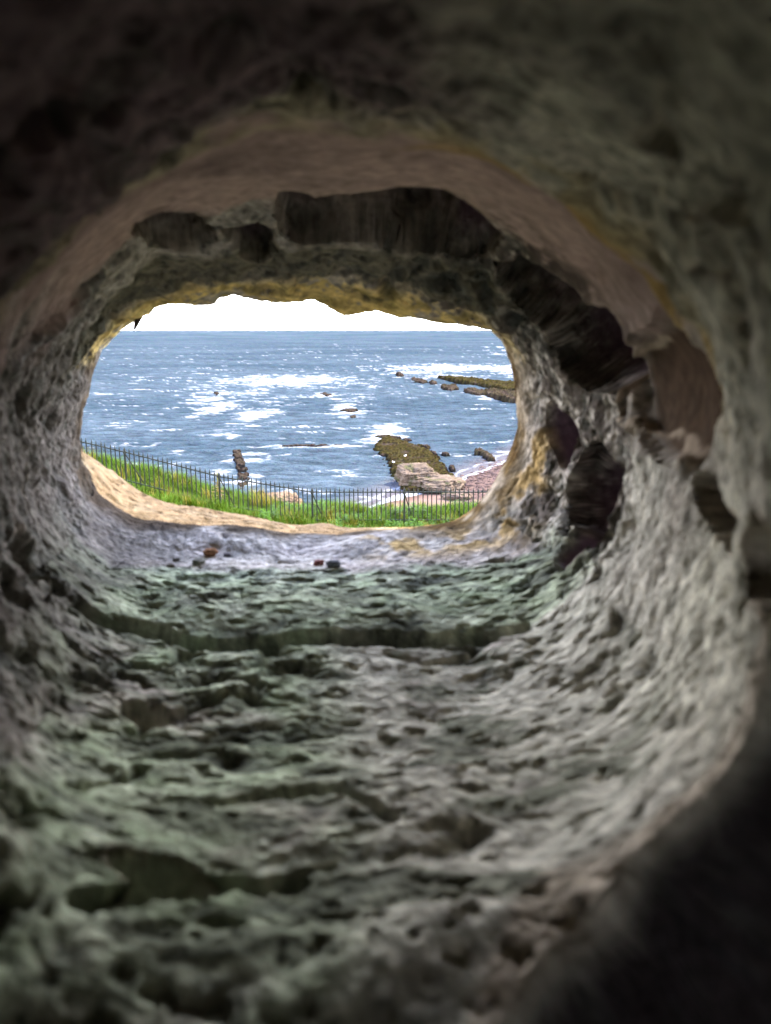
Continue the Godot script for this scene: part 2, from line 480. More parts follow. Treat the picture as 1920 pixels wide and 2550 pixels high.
			c = c.lerp(Color(0.90, 0.68, 0.27).lerp(Color(0.50, 0.39, 0.15), smooth01(0.0, 0.35, hue2)), lintel * smooth01(-0.45, -0.05, hue + 0.7 * hue2 + 0.8 * fine))
			var ochre := band(300.0, 362.0, 10.0, ang) * smooth01(1.98, 2.12, depth + 0.06 * hue)
			c = c.lerp(Color(0.60, 0.41, 0.17), ochre * smooth01(-0.15, 0.25, hue2 + 0.6 * hue))
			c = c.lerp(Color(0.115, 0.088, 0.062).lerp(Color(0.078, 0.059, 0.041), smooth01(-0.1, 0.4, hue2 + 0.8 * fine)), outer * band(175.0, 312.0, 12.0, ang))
			c = c.lerp(Color(0.36, 0.27, 0.165), (1.0 - smooth01(20.0, 40.0, ang) + smooth01(300.0, 318.0, ang)) * smooth01(2.1, 2.22, depth + 0.06 * hue) * 0.8)
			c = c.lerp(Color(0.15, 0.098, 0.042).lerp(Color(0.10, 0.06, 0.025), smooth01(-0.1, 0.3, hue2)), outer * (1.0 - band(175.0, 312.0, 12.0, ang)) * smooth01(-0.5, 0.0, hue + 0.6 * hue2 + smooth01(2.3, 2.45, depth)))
			c = c.lerp(Color(0.24, 0.16, 0.20), dark)  # shade inside the hollows painted as a plum tone
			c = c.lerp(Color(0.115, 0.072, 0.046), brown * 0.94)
			c = c.lerp(Color(0.05, 0.042, 0.042), voids[q])  # deep shade of the break painted in, almost black
			c = c.lerp(Color(0.60, 0.48, 0.36), clampf(lip * (0.22 + 0.45 * (1.0 - smooth01(0.9, 1.0, depth))) * (1.0 - dark) + pale * 0.9, 0.0, 0.95))
			c = c.lerp(Color(0.40, 0.38, 0.36), vein * 0.7)
			c = c.lerp(Color(0.08, 0.075, 0.065), crack * 0.8)
			# dark specks of lichen
			var speck := smooth01(0.16, 0.34, n_speck.get_noise_3dv(p * (Vector3(0.7, 1.0, 1.2) if down > 0.5 else Vector3(1, 0.8, 1))) + 0.25 * mask)
			c = c.lerp(Color(0.13, 0.135, 0.11), speck * (0.5 - 0.25 * right_near) * (1.0 - brown) * (1.0 - soffit) * (1.0 - 0.7 * sill) * (1.0 - maxf(dark, outer)))
			# darker in the pits and flakes
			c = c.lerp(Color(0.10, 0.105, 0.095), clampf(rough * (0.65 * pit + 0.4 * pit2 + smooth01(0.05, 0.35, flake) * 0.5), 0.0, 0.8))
			c = c.lerp(Color(0.06, 0.055, 0.05), joint * 0.8)
			c = c * (0.92 + 0.6 * fine * (1.0 - maxf(0.85 * maxf(maxf(dark, brown), voids[q]), 0.7 * soffit)))
			c.a = 1.0
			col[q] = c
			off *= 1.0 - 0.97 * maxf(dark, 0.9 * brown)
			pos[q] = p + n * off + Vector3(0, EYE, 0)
			# which stone this belongs to
			var aw := ang + 5.0 * hue
			var s := 0
			if aw > 205.0 and aw < 332.0 and dw > 1.95: s = 1
			elif aw > 208.0 and aw < 328.0 and jw > 0.0: s = 2
			elif aw > 215.0 and aw < 322.0 and depth > -0.3: s = 3
			elif aw > 36.0 and aw <= 78.0 and depth > 2.09: s = 4
			elif aw > 78.0 and aw < 150.0 and depth > 2.09: s = 5
			elif aw > 18.0 and aw < 165.0 and dw > 0.99 and dw < 1.53: s = 6
			elif brown > 0.02: s = 7
			elif aw >= 150.0 and aw <= 230.0: s = 8
			elif aw >= 36.0 and aw <= 150.0: s = 10
			else: s = 9
			part[q] = s
			if s == 1 and depth < 2.3: floor_points.append(pos[q])
	var nrm := grid_normals(pos, NT, NV, true)
	if nrm[(NV / 2) * NT].x > 0.0:
		for q in nrm.size(): nrm[q] = -nrm[q]
	# the outer faces of the wall: plain rings out to a block four metres high
	var shell_v := PackedVector3Array()
	var shell_c := PackedColorArray()
	var SN := 208
	var step := NT / SN
	var shell_rows := [[0, 0.0, 0.0], [0, 0.0, 0.35], [0, 1.0, 0.0], [1, 1.0, 0.0], [1, 0.0, 0.35], [1, 0.0, 0.0]]
	for r in shell_rows:
		for i in SN:
			var edge: Vector3 = pos[((NV - 1) if r[0] == 0 else 0) * NT + i * step]
			var t := float(i) / SN * TAU
			var dir := Vector2(cos(t), sin(t))
			var z := -2.55 if r[0] == 0 else 6.0  # unseen rear face set far back with the lengthened, light-blocking passage
			var v := edge
			if r[1] == 1.0:
				var m := minf(5.0 / maxf(absf(dir.x), 0.001), (3.2 if dir.y > 0.0 else 4.4) / maxf(absf(dir.y), 0.001))
				v = Vector3(dir.x * m, EYE + dir.y * m, z)
			elif r[2] > 0.0:
				v = Vector3(edge.x + dir.x * 0.4, edge.y + dir.y * 0.4, z - (0.06 if r[0] == 0 else -0.06))
			shell_v.append(v)
			var g := n_hue2.get_noise_3dv(v)
			shell_c.append(Color(0.44 + 0.1 * g, 0.37 + 0.1 * g, 0.28 + 0.08 * g))
	var shell_n := grid_normals(shell_v, SN, shell_rows.size(), true)
	var shell_i := PackedInt32Array()
	for j in shell_rows.size() - 1:
		for i in SN:
			var a0 := j * SN + i
			var b0 := j * SN + (i + 1) % SN
			shell_i.append_array([a0, b0, a0 + SN, b0, b0 + SN, a0 + SN])
	for q in shell_n.size(): shell_n[q] = -shell_n[q]

	wall_root = root("castle_wall", Vector3(0, EYE - 1.75, 0))
	tag(wall_root, "thick weathered castle wall pierced by the oval hole that frames the sea", "stone wall")
	var rockm := stone_material("weathered sandstone", 3.1, 0.7)
	var smoothm := stone_material("smooth worn sandstone", 2.3, 0.12)
	var names := ["wall_stone", "sill_stone", "ledge_stone", "floor_slab", "lintel_stone", "lintel_stone", "soffit_stone", "broken_stone", "jamb", "jamb", "vault_stone"]
	var labels := ["", "pale lilac sill of the hole strewn with pebbles", "green mossy stone above the open joint", "pitted grey-green floor slab nearest the eye", "yellow lintel stone right of the notch", "yellow lintel stone left of the notch", "smooth brown soffit", "dark brown broken stone face in the right side", "rough honeycombed left side", "pitted right side of the hole", "dark rough vault above the hole"]
	# the grid split among the stones, corners shared exactly
	var idx := []
	for s in 11: idx.append(PackedInt32Array())
	for j in NV - 1:
		for i in NT:
			var a0 := j * NT + i
			var b0 := j * NT + (i + 1) % NT
			var s := part[a0]
			idx[s].append(a0)
			idx[s].append(a0 + NT)
			idx[s].append(b0)
			idx[s].append(b0)
			idx[s].append(a0 + NT)
			idx[s].append(b0 + NT)
	var back := Vector3(0, -(EYE - 1.75), 0)
	for s in 11:
		if idx[s].is_empty(): continue
		var at := {}
		var v := PackedVector3Array()
		var nn := PackedVector3Array()
		var cc := PackedColorArray()
		var ii := PackedInt32Array()
		var seen := PackedInt32Array()
		seen.resize(NT * NV)
		seen.fill(-1)
		for q in idx[s]:
			if seen[q] < 0:
				seen[q] = v.size()
				v.append(pos[q] + back)
				nn.append(nrm[q])
				cc.append(col[q])
			ii.append(seen[q])
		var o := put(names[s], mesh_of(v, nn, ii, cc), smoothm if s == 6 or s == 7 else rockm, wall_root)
		if labels[s]: o.set_meta("label", labels[s])
	for q in shell_v.size(): shell_v[q] += back
	var nub := CylinderMesh.new()
	nub.top_radius = 0.016
	nub.bottom_radius = 0.004
	nub.height = 0.06
	nub.radial_segments = 9
	var nubm := StandardMaterial3D.new()
	nubm.albedo_color = Color(0.2, 0.17, 0.15)
	nubm.roughness = 0.95
	var nub_o := put("root_stub", nub, nubm, wall_root)
	nub_o.position = Vector3(-0.679, 0.025, -2.220) + Vector3(0, 1.75, 0)
	nub_o.rotation = Vector3(0.2, 0.4, -0.35)
	nub_o.set_meta("label", "small dark root stub hanging at the upper left corner")
	put("wall_face", mesh_of(shell_v, shell_n, shell_i, shell_c), rockm, wall_root)

# ------------------------------------------------------------------ ground, beach and sea
func fence_base(x: float) -> float:      # height of the ground at the railings, rel
	var xs := [-14.0, -9.5, -7.9, -6.76, -4.5, -2.1, 0.0, 20.0]
	var ys := [-2.8, -3.28, -3.60, -3.93, -4.55, -5.0, -5.0, -5.0]
	for k in xs.size() - 1:
		if x < xs[k + 1]:
			return lerpf(ys[k], ys[k + 1], clampf((x - xs[k]) / (xs[k + 1] - xs[k]), 0.0, 1.0))
	return -4.97

func shore_z(x: float) -> float:         # the water's edge
	var xs := [-30.0, -6.0, -4.1, -2.8, -1.3, 0.7, 2.5, 7.2, 8.0, 11.6, 13.7, 16.2, 24.0, 60.0]
	var ys := [-34.0, -52.0, -59.4, -63.3, -65.9, -70.1, -72.1, -76.2, -79.9, -86.2, -90.0, -95.1, -112.0, -150.0]
	for k in xs.size() - 1:
		if x < xs[k + 1]:
			return lerpf(ys[k], ys[k + 1], clampf((x - xs[k]) / (xs[k + 1] - xs[k]), 0.0, 1.0))
	return -150.0

var n_land: FastNoiseLite
func ground_height(x: float, z: float) -> float:
	if n_land == null: n_land = noise(31, 0.35, 4)
	var d := -z
	if d < -3.0: return -1.75
	if d < 2.4: return lerpf(-1.75, -3.6, (d + 3.0) / 5.4)
	var fb := fence_base(x)
	var bump := n_land.get_noise_2d(x, z)
	if d < 20.0: return lerpf(-3.6, fb, smooth01(2.4, 19.5, d)) + 0.08 * bump
	var edge := 22.3 + 0.7 * n_land.get_noise_2d(x * 0.4, 3.0)
	var top := fb - 0.05 * (d - 20.0) + 0.1 * bump
	if d < edge: return top
	# the cliff, then the beach shelving into the sea
	var sd := z - shore_z(x)
	var beach := -15.0 + clampf(sd * 0.035, -2.5, 1.6) + 0.025 * bump
	return lerpf(top, beach, smooth01(edge, edge + 6.0, d + 0.8 * bump))

func build_ground():
	var n_col := noise(33, 0.9, 4)
	var n_peb := noise(34, 3.0, 3)
	var v := PackedVector3Array()
	var col := PackedColorArray()
	var idx := PackedInt32Array()
	var zs := []
	var z := 14.0
	while z > -190.0:
		zs.append(z)
		z -= 0.35 if z < -14.0 and z > -100.0 else 1.2
	var NX := 300
	for zz in zs:
		var half := 16.0 + absf(zz) * 0.5
		for i in NX:
			var x: float = lerpf(-half, half, float(i) / (NX - 1))
			var h := ground_height(x, zz)
			v.append(Vector3(x, EYE + h, zz))
			var c := n_col.get_noise_2d(x, zz)
			var cc := Color(0.025, 0.036, 0.010).lerp(Color(0.045, 0.055, 0.016), 0.5 + c)
			if zz < -23.5:
				cc = Color(0.08, 0.056, 0.037).lerp(Color(0.11, 0.08, 0.055), clampf(0.5 + c, 0, 1))
				if h < -12.5:
					var sand := Color(0.12, 0.078, 0.06).lerp(Color(0.10, 0.065, 0.052), clampf(0.5 + c, 0, 1))
					var shingle := Color(0.085, 0.055, 0.044).lerp(Color(0.05, 0.034, 0.029), clampf(0.5 + 1.6 * n_peb.get_noise_2d(x, zz), 0, 1))
					cc = sand.lerp(shingle, smooth01(5.5, 7.0, x + c))
					var wet := 1.0 - smooth01(-14.97, -14.85, h + 0.03 * c)
					cc = cc.lerp(cc * 0.55, wet)
			cc.a = 1.0
			col.append(cc)
	for j in zs.size() - 1:
		for i in NX - 1:
			var a := j * NX + i
			idx.append_array([a, a + NX, a + 1, a + 1, a + NX, a + NX + 1])
	var nrm := grid_normals(v, NX, zs.size(), false)
	for q in nrm.size():
		if nrm[q].y < 0.0: nrm[q] = -nrm[q]
	var m := stone_material("earth and sand", 0.9, 1.5)
	tag(put("ground", mesh_of(v, nrm, idx, col), m), "", "", "", "structure")

# foam patches: x, z, half width, half length, strength
const FOAM := [
	[-29.8, -241.2, 24.0, 31.0, 1.0], [-34.9, -191.6, 7.0, 20.0, 0.75], [-33.3, -156.7, 3.2, 17.0, 1.0], [-23.2, -145.2, 4.2, 11.0, 1.0], [-42.2, -191.6, 4.5, 24.7, 0.6],
	[-28.0, -172.0, 14.0, 24.0, 0.45], [-23.8, -114.6, 2.7, 3.5, 0.7], [-21.7, -112.0, 1.3, 2.9, 1.0], [-8.5, -156.7, 2.7, 24.3, 0.75], [-7.6, -178.4, 5.0, 13.6, 0.6],
	[23.6, -320.8, 31.5, 34.9, 1.0], [48.0, -302.4, 12.0, 50.0, 0.9], [11.1, -285.9, 9.9, 16.0, 0.9], [0.5, -120.0, 3.5, 9.4, 0.95], [-0.8, -108.6, 3.6, 3.2, 1.0],
	[-9.2, -102.6, 5.6, 1.5, 1.0], [-25.0, -90.0, 4.8, 1.4, 0.8], [71.8, -504.3, 17.4, 20.0, 0.8], [104.1, -704.8, 20.0, 35.0, 0.8], [88.0, -600.0, 16.0, 22.0, 0.7],
	[14.8, -98.9, 1.4, 1.2, 0.9], [-13.2, -76.2, 1.4, 4.0, 0.7], [-25.3, -98.9, 2.3, 3.0, 0.5], [-33.1, -105.1, 2.5, 2.1, 0.5], [-22.0, -130.0, 7.0, 14.0, 0.42],
	[-17.6, -90.0, 1.6, 9.0, 0.75], [-14.6, -79.0, 1.8, 5.0, 0.75], [-8.0, -103.0, 9.0, 1.2, 0.9], [1.0, -112.5, 3.5, 2.0, 0.9], [20.0, -262.0, 16.0, 14.0, 0.8], [22.0, -176.0, 3.5, 8.0, 0.6], [-38.0, -172.0, 5.0, 16.0, 0.7], [-14.0, -187.0, 4.0, 7.0, 0.8], [-6.5, -148.0, 3.5, 9.0, 0.8], [-70.0, -190.0, 8.0, 2.5, 0.7], [-62.0, -205.0, 7.0, 2.0, 0.6], [-5.0, -215.0, 30.0, 12.0, 0.35], [-16.0, -92.0, 2.2, 6.0, 0.6], [-60.0, -150.0, 10.0, 1.6, 0.6], [-44.0, -128.0, 8.0, 8.0, 0.4],
]

func build_sea():
	var NA := 620
	var NR := 560
	var v := PackedVector3Array()
	var col := PackedColorArray()
	v.resize(NA * NR)
	col.resize(NA * NR)
	var n_swell := noise(41, 0.045, 3)
	var n_chop := noise(42, 0.32, 4)
	var n_foam := noise(43, 0.22, 5)
	var n_lace := noise(44, 0.9, 4)
	n_lace.fractal_type = FastNoiseLite.FRACTAL_RIDGED
	var n_cap := noise(45, 0.11, 3)
	var n_tone := noise(46, 0.012, 3)
	var half := deg_to_rad(38.0)
	for j in NR:
		# rows spread evenly by how steeply one looks down on them
		var dep := lerpf(deg_to_rad(24.0), deg_to_rad(0.06), pow(float(j) / (NR - 1), 0.93))
		var d := EYE / tan(dep)
		var cell := d * d / EYE * 0.0009
		for i in NA:
			var a := lerpf(-half, half, float(i) / (NA - 1))
			var x := d * tan(a)
			var z := -d
			var swell := n_swell.get_noise_2d(x * 0.45, z)
			var keep := 1.0 / (1.0 + cell * 0.12)
			var chop := n_chop.get_noise_2d(x * 0.5, z)
			var near_shore := smooth01(-1.0, 9.0, shore_z(x) - z)
			var h := (0.55 * swell + 0.42 * chop * keep) * (0.15 + 0.85 * near_shore)
			# white water
			var want := 0.0
			for f in FOAM:
				var ex: float = (x - f[0]) / f[2]
				var ez: float = (z - f[1]) / f[3]
				var l := ex * ex + ez * ez
				if l < 3.0: want = maxf(want, f[4] * exp(-0.9 * l))
			var fo := n_foam.get_noise_2d(x * 0.42, z * 0.8) * 0.75 + n_foam.get_noise_2d(x * 1.7 + 50.0, z * 1.7) * 0.35
			var lace := n_lace.get_noise_2d(x * 0.5, z)
			var web := 0.5 + 0.62 * n_foam.get_noise_2d(x * 0.5, z * 0.9) + 0.36 * n_foam.get_noise_2d(x * 1.6 + 50.0, z * 2.2) + 0.22 * (lace - 0.3)
			var cover := 0.12 + 0.72 * minf(want, 1.0) if want > 0.12 else 0.0
			var foam := smooth01(1.0 - cover - 0.04, 1.0 - cover + 0.36, web) * smooth01(0.12, 0.3, want)
			# thin streaks left by breaking crests
			var cap := n_cap.get_noise_2d(x * 0.35 + 9.0, z * 1.1)
			var crest := smooth01(0.38, 0.52, cap + 0.25 * chop) * smooth01(0.25, 0.6, lace + 0.3 * fo)
			foam = maxf(foam, crest * 0.8 * smooth01(900.0, 300.0, d))
			# small white horses far out
			if d > 180.0 and d < 900.0:
				var wh := n_chop.get_noise_2d(x * 0.16 + 300.0, z * 0.30)
				foam = maxf(foam, smooth01(0.56, 0.74, wh + 0.15 * swell) * 0.5)
			# the wash at the water's edge
			var sd := shore_z(x) - z
			if x > -5.0:
				var edge := band(-0.6, 1.0 + 1.2 * fo, 0.3, sd + 1.2 * fo) + band(4.0, 4.8, 0.4, sd + 2.5 * fo) * 0.7
				foam = maxf(foam, edge * smooth01(-0.45, 0.0, lace))
			var tone := n_tone.get_noise_2d(x * 0.4, z)
			var deep := Color(0.0205, 0.0290, 0.0355).lerp(Color(0.029, 0.0385, 0.0455), clampf(0.5 + 1.2 * tone + 0.4 * swell, 0, 1))
			deep = deep.lerp(Color(0.03, 0.043, 0.052), clampf(want, 0, 1) * 0.5)
			deep *= 0.95 + 0.55 * chop * keep + 0.35 * keep * n_chop.get_noise_2d(x * 0.9 + 70.0, z * 2.4)  # light and shade of the chop painted into the water colour
			var shallow := 1.0 - smooth01(0.0, 14.0, sd) if x > -8.0 else 0.0
			deep = deep.lerp(Color(0.06, 0.05, 0.05), shallow * 0.75)
			col[j * NA + i] = deep.lerp(Color(0.16, 0.163, 0.166), clampf(foam, 0, 1))
			v[j * NA + i] = Vector3(x, h * 0.5 + 0.05 * foam, z)
	var idx := PackedInt32Array()
	for j in NR - 1:
		for i in NA - 1:
			var a := j * NA + i
			idx.append(a)
			idx.append(a + NA)
			idx.append(a + 1)
			idx.append(a + 1)
			idx.append(a + NA)
			idx.append(a + NA + 1)
	var nrm := grid_normals(v, NA, NR, false)
	for q in nrm.size():
		if nrm[q].y < 0.0: nrm[q] = -nrm[q]
	var m := StandardMaterial3D.new()
	m.resource_name = "sea water"
	m.vertex_color_use_as_albedo = true
	m.roughness = 0.3
	m.specular_mode = BaseMaterial3D.SPECULAR_DISABLED
	m.uv1_triplanar = true
	m.uv1_world_triplanar = true
	m.uv1_scale = Vector3(0.11, 0.11, 0.22)
	m.heightmap_enabled = true
	m.heightmap_texture = noise_image(47, 512, 0.018, 5, Color.BLACK, Color.WHITE)
	m.heightmap_scale = 40.0
	tag(put("sea", mesh_of(v, nrm, idx, col), m), "", "", "", "structure")

# ------------------------------------------------------------------ reefs and rocks
func rock_patch(called: String, outline: Array, high: float, cell: float, soft: float, weed: float, seed_: int, mat: Material, label: String, group := "", tilt := 0.0):
	var poly := PackedVector2Array()
	for k in outline.size() / 2: poly.append(Vector2(outline[2 * k], outline[2 * k + 1]))
	var lo := poly[0]
	var hi := poly[0]
	for p in poly:
		lo = lo.min(p)
		hi = hi.max(p)
	lo -= Vector2.ONE * soft
	hi += Vector2.ONE * soft
	var nx := maxi(6, int((hi.x - lo.x) / cell)) + 1
	var nz := maxi(6, int((hi.y - lo.y) / (cell * 1.6))) + 1
	var n1 := noise(seed_, 0.35, 4)
	var n2 := noise(seed_ + 1, 1.6, 4)
	var n3 := noise(seed_ + 2, 3.4, 4)
	var centre := (lo + hi) * 0.5
	var v := PackedVector3Array()
	var col := PackedColorArray()
	var idx := PackedInt32Array()
	for j in nz:
		for i in nx:
			var p := Vector2(lerpf(lo.x, hi.x, float(i) / (nx - 1)), lerpf(lo.y, hi.y, float(j) / (nz - 1)))
			var near := 1e9
			for k in poly.size():
				var s := Geometry2D.get_closest_point_to_segment(p, poly[k], poly[(k + 1) % poly.size()])
				near = minf(near, s.distance_to(p))
			var inside := Geometry2D.is_point_in_polygon(p, poly)
			var sdist := (near if inside else -near) + soft * 0.9 * n1.get_noise_2d(p.x, p.y) + soft * 0.3 * n2.get_noise_2d(p.x, p.y)
			var a := n1.get_noise_2d(p.x * 0.9, p.y * 0.6)
			var b := n2.get_noise_2d(p.x, p.y * 0.6)
			# slabs that step like the tilted beds they are
			var level := high * (0.85 + 0.5 * a) + tilt * (p.x - centre.x)
			level = floorf(level / 0.22) * 0.22 * 0.7 + level * 0.3
			var h := lerpf(-0.9, level, smooth01(-soft * 0.35, soft * 0.5, sdist)) + (0.15 * b + 0.05 * n3.get_noise_2d(p.x, p.y * 0.5)) * minf(1.0, high)
			v.append(Vector3(p.x - centre.x, h, p.y - centre.y))
			var stone := Color(0.23, 0.17, 0.13).lerp(Color(0.14, 0.11, 0.085), clampf(0.5 + 1.3 * b, 0, 1))
			var f := n3.get_noise_2d(p.x, p.y * 0.5)
			var weedc := Color(0.045, 0.035, 0.016).lerp(Color(0.20, 0.165, 0.05), clampf(0.45 + 1.1 * b + 1.2 * f, 0, 1))
			stone = stone.lerp(Color(0.34, 0.26, 0.20), smooth01(0.05, 0.4, f + 0.4 * b))
			stone = stone.lerp(Color(0.06, 0.05, 0.045), smooth01(0.1, 0.45, -f))
			var c := stone.lerp(weedc, clampf(weed * smooth01(-0.3, 0.1, a + 0.5 * b + (weed - 0.5)), 0, 1))
			c = c.lerp(Color(0.05, 0.042, 0.04), 1.0 - smooth01(0.02, 0.3, h))
			c = c * 0.13
			c.a = 1.0
			col.append(c)
	for j in nz - 1:
		for i in nx - 1:
			var a := j * nx + i
			if maxf(maxf(v[a].y, v[a + 1].y), maxf(v[a + nx].y, v[a + nx + 1].y)) < -0.7: continue
			idx.append_array([a, a + nx, a + 1, a + 1, a + nx, a + nx + 1])
	var nrm := grid_normals(v, nx, nz, false)
	for q in nrm.size():
		if nrm[q].y < 0.0: nrm[q] = -nrm[q]
	var o := put(called, mesh_of(v, nrm, idx, col), mat)
	o.position = Vector3(centre.x, 0, centre.y)
	tag(o, label, "rock" if not called.begins_with("reef") else "reef", group)

# a boulder: a sphere pushed out to a blocky, bedded shape
func boulder(called: String, at: Vector3, size: Vector3, turn: float, seed_: int, mat: Material, tone: Color, label: String, category := "boulder", res := 90, group := ""):
	var nu := res * 2
	var nv := res
	var n1 := noise(seed_, 0.9, 3)
	var n2 := noise(seed_ + 1, 3.0, 4)
	var n3 := cells(seed_ + 2, 1.1)
	var v := PackedVector3Array()
	var col := PackedColorArray()
	var idx := PackedInt32Array()
	for j in nv:
		var la := PI * (float(j) / (nv - 1) - 0.5)
		for i in nu:
			var lo := TAU * i / nu
			var d := Vector3(cos(la) * cos(lo), sin(la), cos(la) * sin(lo))
			var sq := Vector3(signf(d.x) * pow(absf(d.x), 0.72), signf(d.y) * pow(absf(d.y), 0.72), signf(d.z) * pow(absf(d.z), 0.72))
			var off := seed_ * 0.37
			var r := 1.0 + 0.30 * n1.get_noise_3dv(d + Vector3(off, 0, 0)) + 0.16 * n3.get_noise_3dv(d * 1.3 + Vector3(off, 0, 0)) + 0.07 * n2.get_noise_3dv(d * Vector3(1, 2.2, 1))
			var p := sq * r
			# beds: hard layers stand proud
			var bed := n2.get_noise_1d(p.y * 3.0 + off)
			p += Vector3(d.x, 0, d.z) * 0.09 * bed
			v.append(p * size)
			var hue := n2.get_noise_3dv(d * 1.4 + Vector3(4, off, 0))
			var c := tone * (0.88 + 0.5 * hue)
			c = c.lerp(Color(0.03, 0.035, 0.012), smooth01(0.1, 0.45, n1.get_noise_3dv(d * 1.7 + Vector3(9, off, 0))) * 0.65)
			c.a = 1.0
			col.append(c)
	for j in nv - 1:
		for i in nu:
			var a := j * nu + i
			var b := j * nu + (i + 1) % nu
			idx.append_array([a, a + nu, b, b, a + nu, b + nu])
	var nrm := grid_normals(v, nu, nv, true)
	for q in nrm.size():
		if nrm[q].dot(v[q]) < 0.0: nrm[q] = -nrm[q]
	for i in nu:
		nrm[i] = Vector3.DOWN
		nrm[(nv - 1) * nu + i] = Vector3.UP
	var o := put(called, mesh_of(v, nrm, idx, col), mat)
	o.position = at
	o.rotation.y = turn
	tag(o, label, category, group)
	return o

func build_rocks():
	var wet := stone_material("wet reef rock", 0.7, 5.0, 0.55)
	var dry := stone_material("dry boulder sandstone", 0.5, 4.0, 0.95)
	rock_patch("reef", [-1.1, -107.3, 0.5, -112, 2.3, -107.3, 4.4, -102.9, 5.7, -98.9, 6.5, -90, 7.1, -81.2, 7.4, -76.6, 5.5, -71.8, 1.6, -72.4, 0.8, -81.2, 0.1, -90, -1.3, -98.9], 0.55, 0.13, 1.0, 0.75, 101, wet, "seaweed-covered reef running out to sea from behind the pale boulder")
	var far := "rock slabs of the far reef"
	rock_patch("reef_slab", [16.3, -250.4, 23.8, -245.7, 30.1, -228.5, 46.6, -203.6, 44.2, -183.4, 29.1, -194.4, 25.7, -213.6, 20.7, -226.6], 1.3, 0.3, 0.6, 0.75, 111, wet, "long uppermost slab of the far reef, greenish along its top", far)
	rock_patch("reef_slab", [14.8, -217.1, 19.2, -217.1, 18.8, -203.6, 16.4, -198.9, 14.6, -205.2], 0.7, 0.25, 0.7, 0.5, 114, wet, "short dark slab at the seaward left end of the far reef", far)
	rock_patch("reef_slab", [19.2, -197.4, 22, -202, 24.4, -191.6, 23.6, -182.1, 20.9, -182.1], 1.0, 0.25, 0.5, 0.4, 117, wet, "middle dark slab on the near edge of the far reef", far)
	rock_patch("reef_slab", [24.4, -197.4, 27.6, -191.6, 36.4, -178.4, 34.1, -158.7, 25.2, -168, 22.9, -180.9], 1.3, 0.25, 0.5, 0.45, 121, wet, "nearest dark slab of the far reef, beside the hole's right edge", far)
	var strag := "small rocks trailing off the far reef"
	rock_patch("sea_rock", [3.5, -274, 5.3, -276.9, 6.1, -263, 4, -257.8], 1.1, 0.3, 1.2, 0.2, 131, wet, "outermost dark rock at the tip of the far reef's trail", strag)
	rock_patch("sea_rock", [7.6, -252.8, 10.3, -245.7, 12.4, -232.6, 10.8, -226.6, 8.4, -234.7], 0.7, 0.3, 1.2, 0.3, 134, wet, "low long rock midway along the far reef's trail", strag)
	rock_patch("sea_rock", [12.8, -232.6, 14.5, -232.6, 14.5, -222.7, 12.7, -220.8], 0.9, 0.3, 1.0, 0.3, 137, wet, "rock of the trail closest to the far reef", strag)
	rock_patch("sea_rock", [11.1, -100, 12.3, -100, 12.6, -97, 13, -92.6, 12.9, -90.6, 12, -91.3, 11.8, -95.1, 10.9, -96.6], 0.55, 0.15, 0.6, 0.45, 141, wet, "elongated weedy rock in the shallows off the shingle beach")
	var bits := "little rocks awash right of the weedy reef"
	rock_patch("sea_rock", [4.7, -103.3, 5.5, -103.8, 5.9, -100.8, 5.2, -100.4], 0.45, 0.12, 0.5, 0.2, 144, wet, "farthest little rock awash right of the weedy reef", bits)
	rock_patch("sea_rock", [5.4, -100, 6.2, -97.7, 6.5, -95.5, 5.8, -95.8], 0.4, 0.12, 0.5, 0.2, 147, wet, "middle little rock awash right of the weedy reef", bits)
	rock_patch("sea_rock", [6.8, -97, 7.6, -97.3, 7.9, -95.5, 7.1, -94.4], 0.45, 0.12, 0.5, 0.2, 151, wet, "little rock awash right of the reef, nearest the long weedy one", bits)
	rock_patch("sea_rock", [6.9, -87.5, 7.7, -87.5, 7.9, -84.6, 7.0, -84.6], 0.4, 0.12, 0.5, 0.4, 154, wet, "weedy rock where the reef meets the shallows", bits)
	rock_patch("sea_rock", [2.2, -109.6, 3.4, -110.6, 3.7, -108.2, 2.5, -107.3], 0.35, 0.12, 0.5, 0.5, 157, wet, "low weedy rock just off the reef's seaward tip", bits)
	var foamy := "dark rocks among the breakers"
	rock_patch("sea_rock", [-15.7, -188.8, -14.3, -191.6, -12.3, -186.1, -13.6, -182.1], 0.5, 0.25, 0.9, 0.1, 161, wet, "thin dark rock among the breakers, farthest of three near the middle", foamy)
	rock_patch("sea_rock", [-8.6, -149.4, -7, -153, -5.1, -150.3, -6.2, -146], 0.45, 0.2, 0.8, 0.1, 164, wet, "thin dark rock among the breakers, larger of the two nearer ones", foamy)
	rock_patch("sea_rock", [-6.8, -138.9, -5.4, -141.2, -4.7, -137.4, -5.8, -135.3], 0.4, 0.2, 0.7, 0.1, 167, wet, "small dark rock among the breakers, nearest of the three", foamy)
	rock_patch("sea_rock", [-41.3, -190.2, -40.8, -193, -39, -187.4, -39.2, -183.4], 0.5, 0.16, 0.6, 0.1, 171, wet, "dark rock in the large left patch of surf", foamy)
	rock_patch("reef_ledge", [-14.7, -102.5, -11.8, -103.8, -8.2, -104.2, -5.7, -103.8, -8, -102.9, -11.5, -102.4], 0.3, 0.12, 0.45, 0.1, 174, wet, "thin straight ledge awash in white water in mid bay")
	rock_patch("reef_ledge", [-2.2, -112, 0.1, -114.1, 2.4, -111.5, 0.5, -109.6], 0.35, 0.14, 0.7, 0.4, 177, wet, "flat dark ledge beyond the weedy reef's seaward tip")
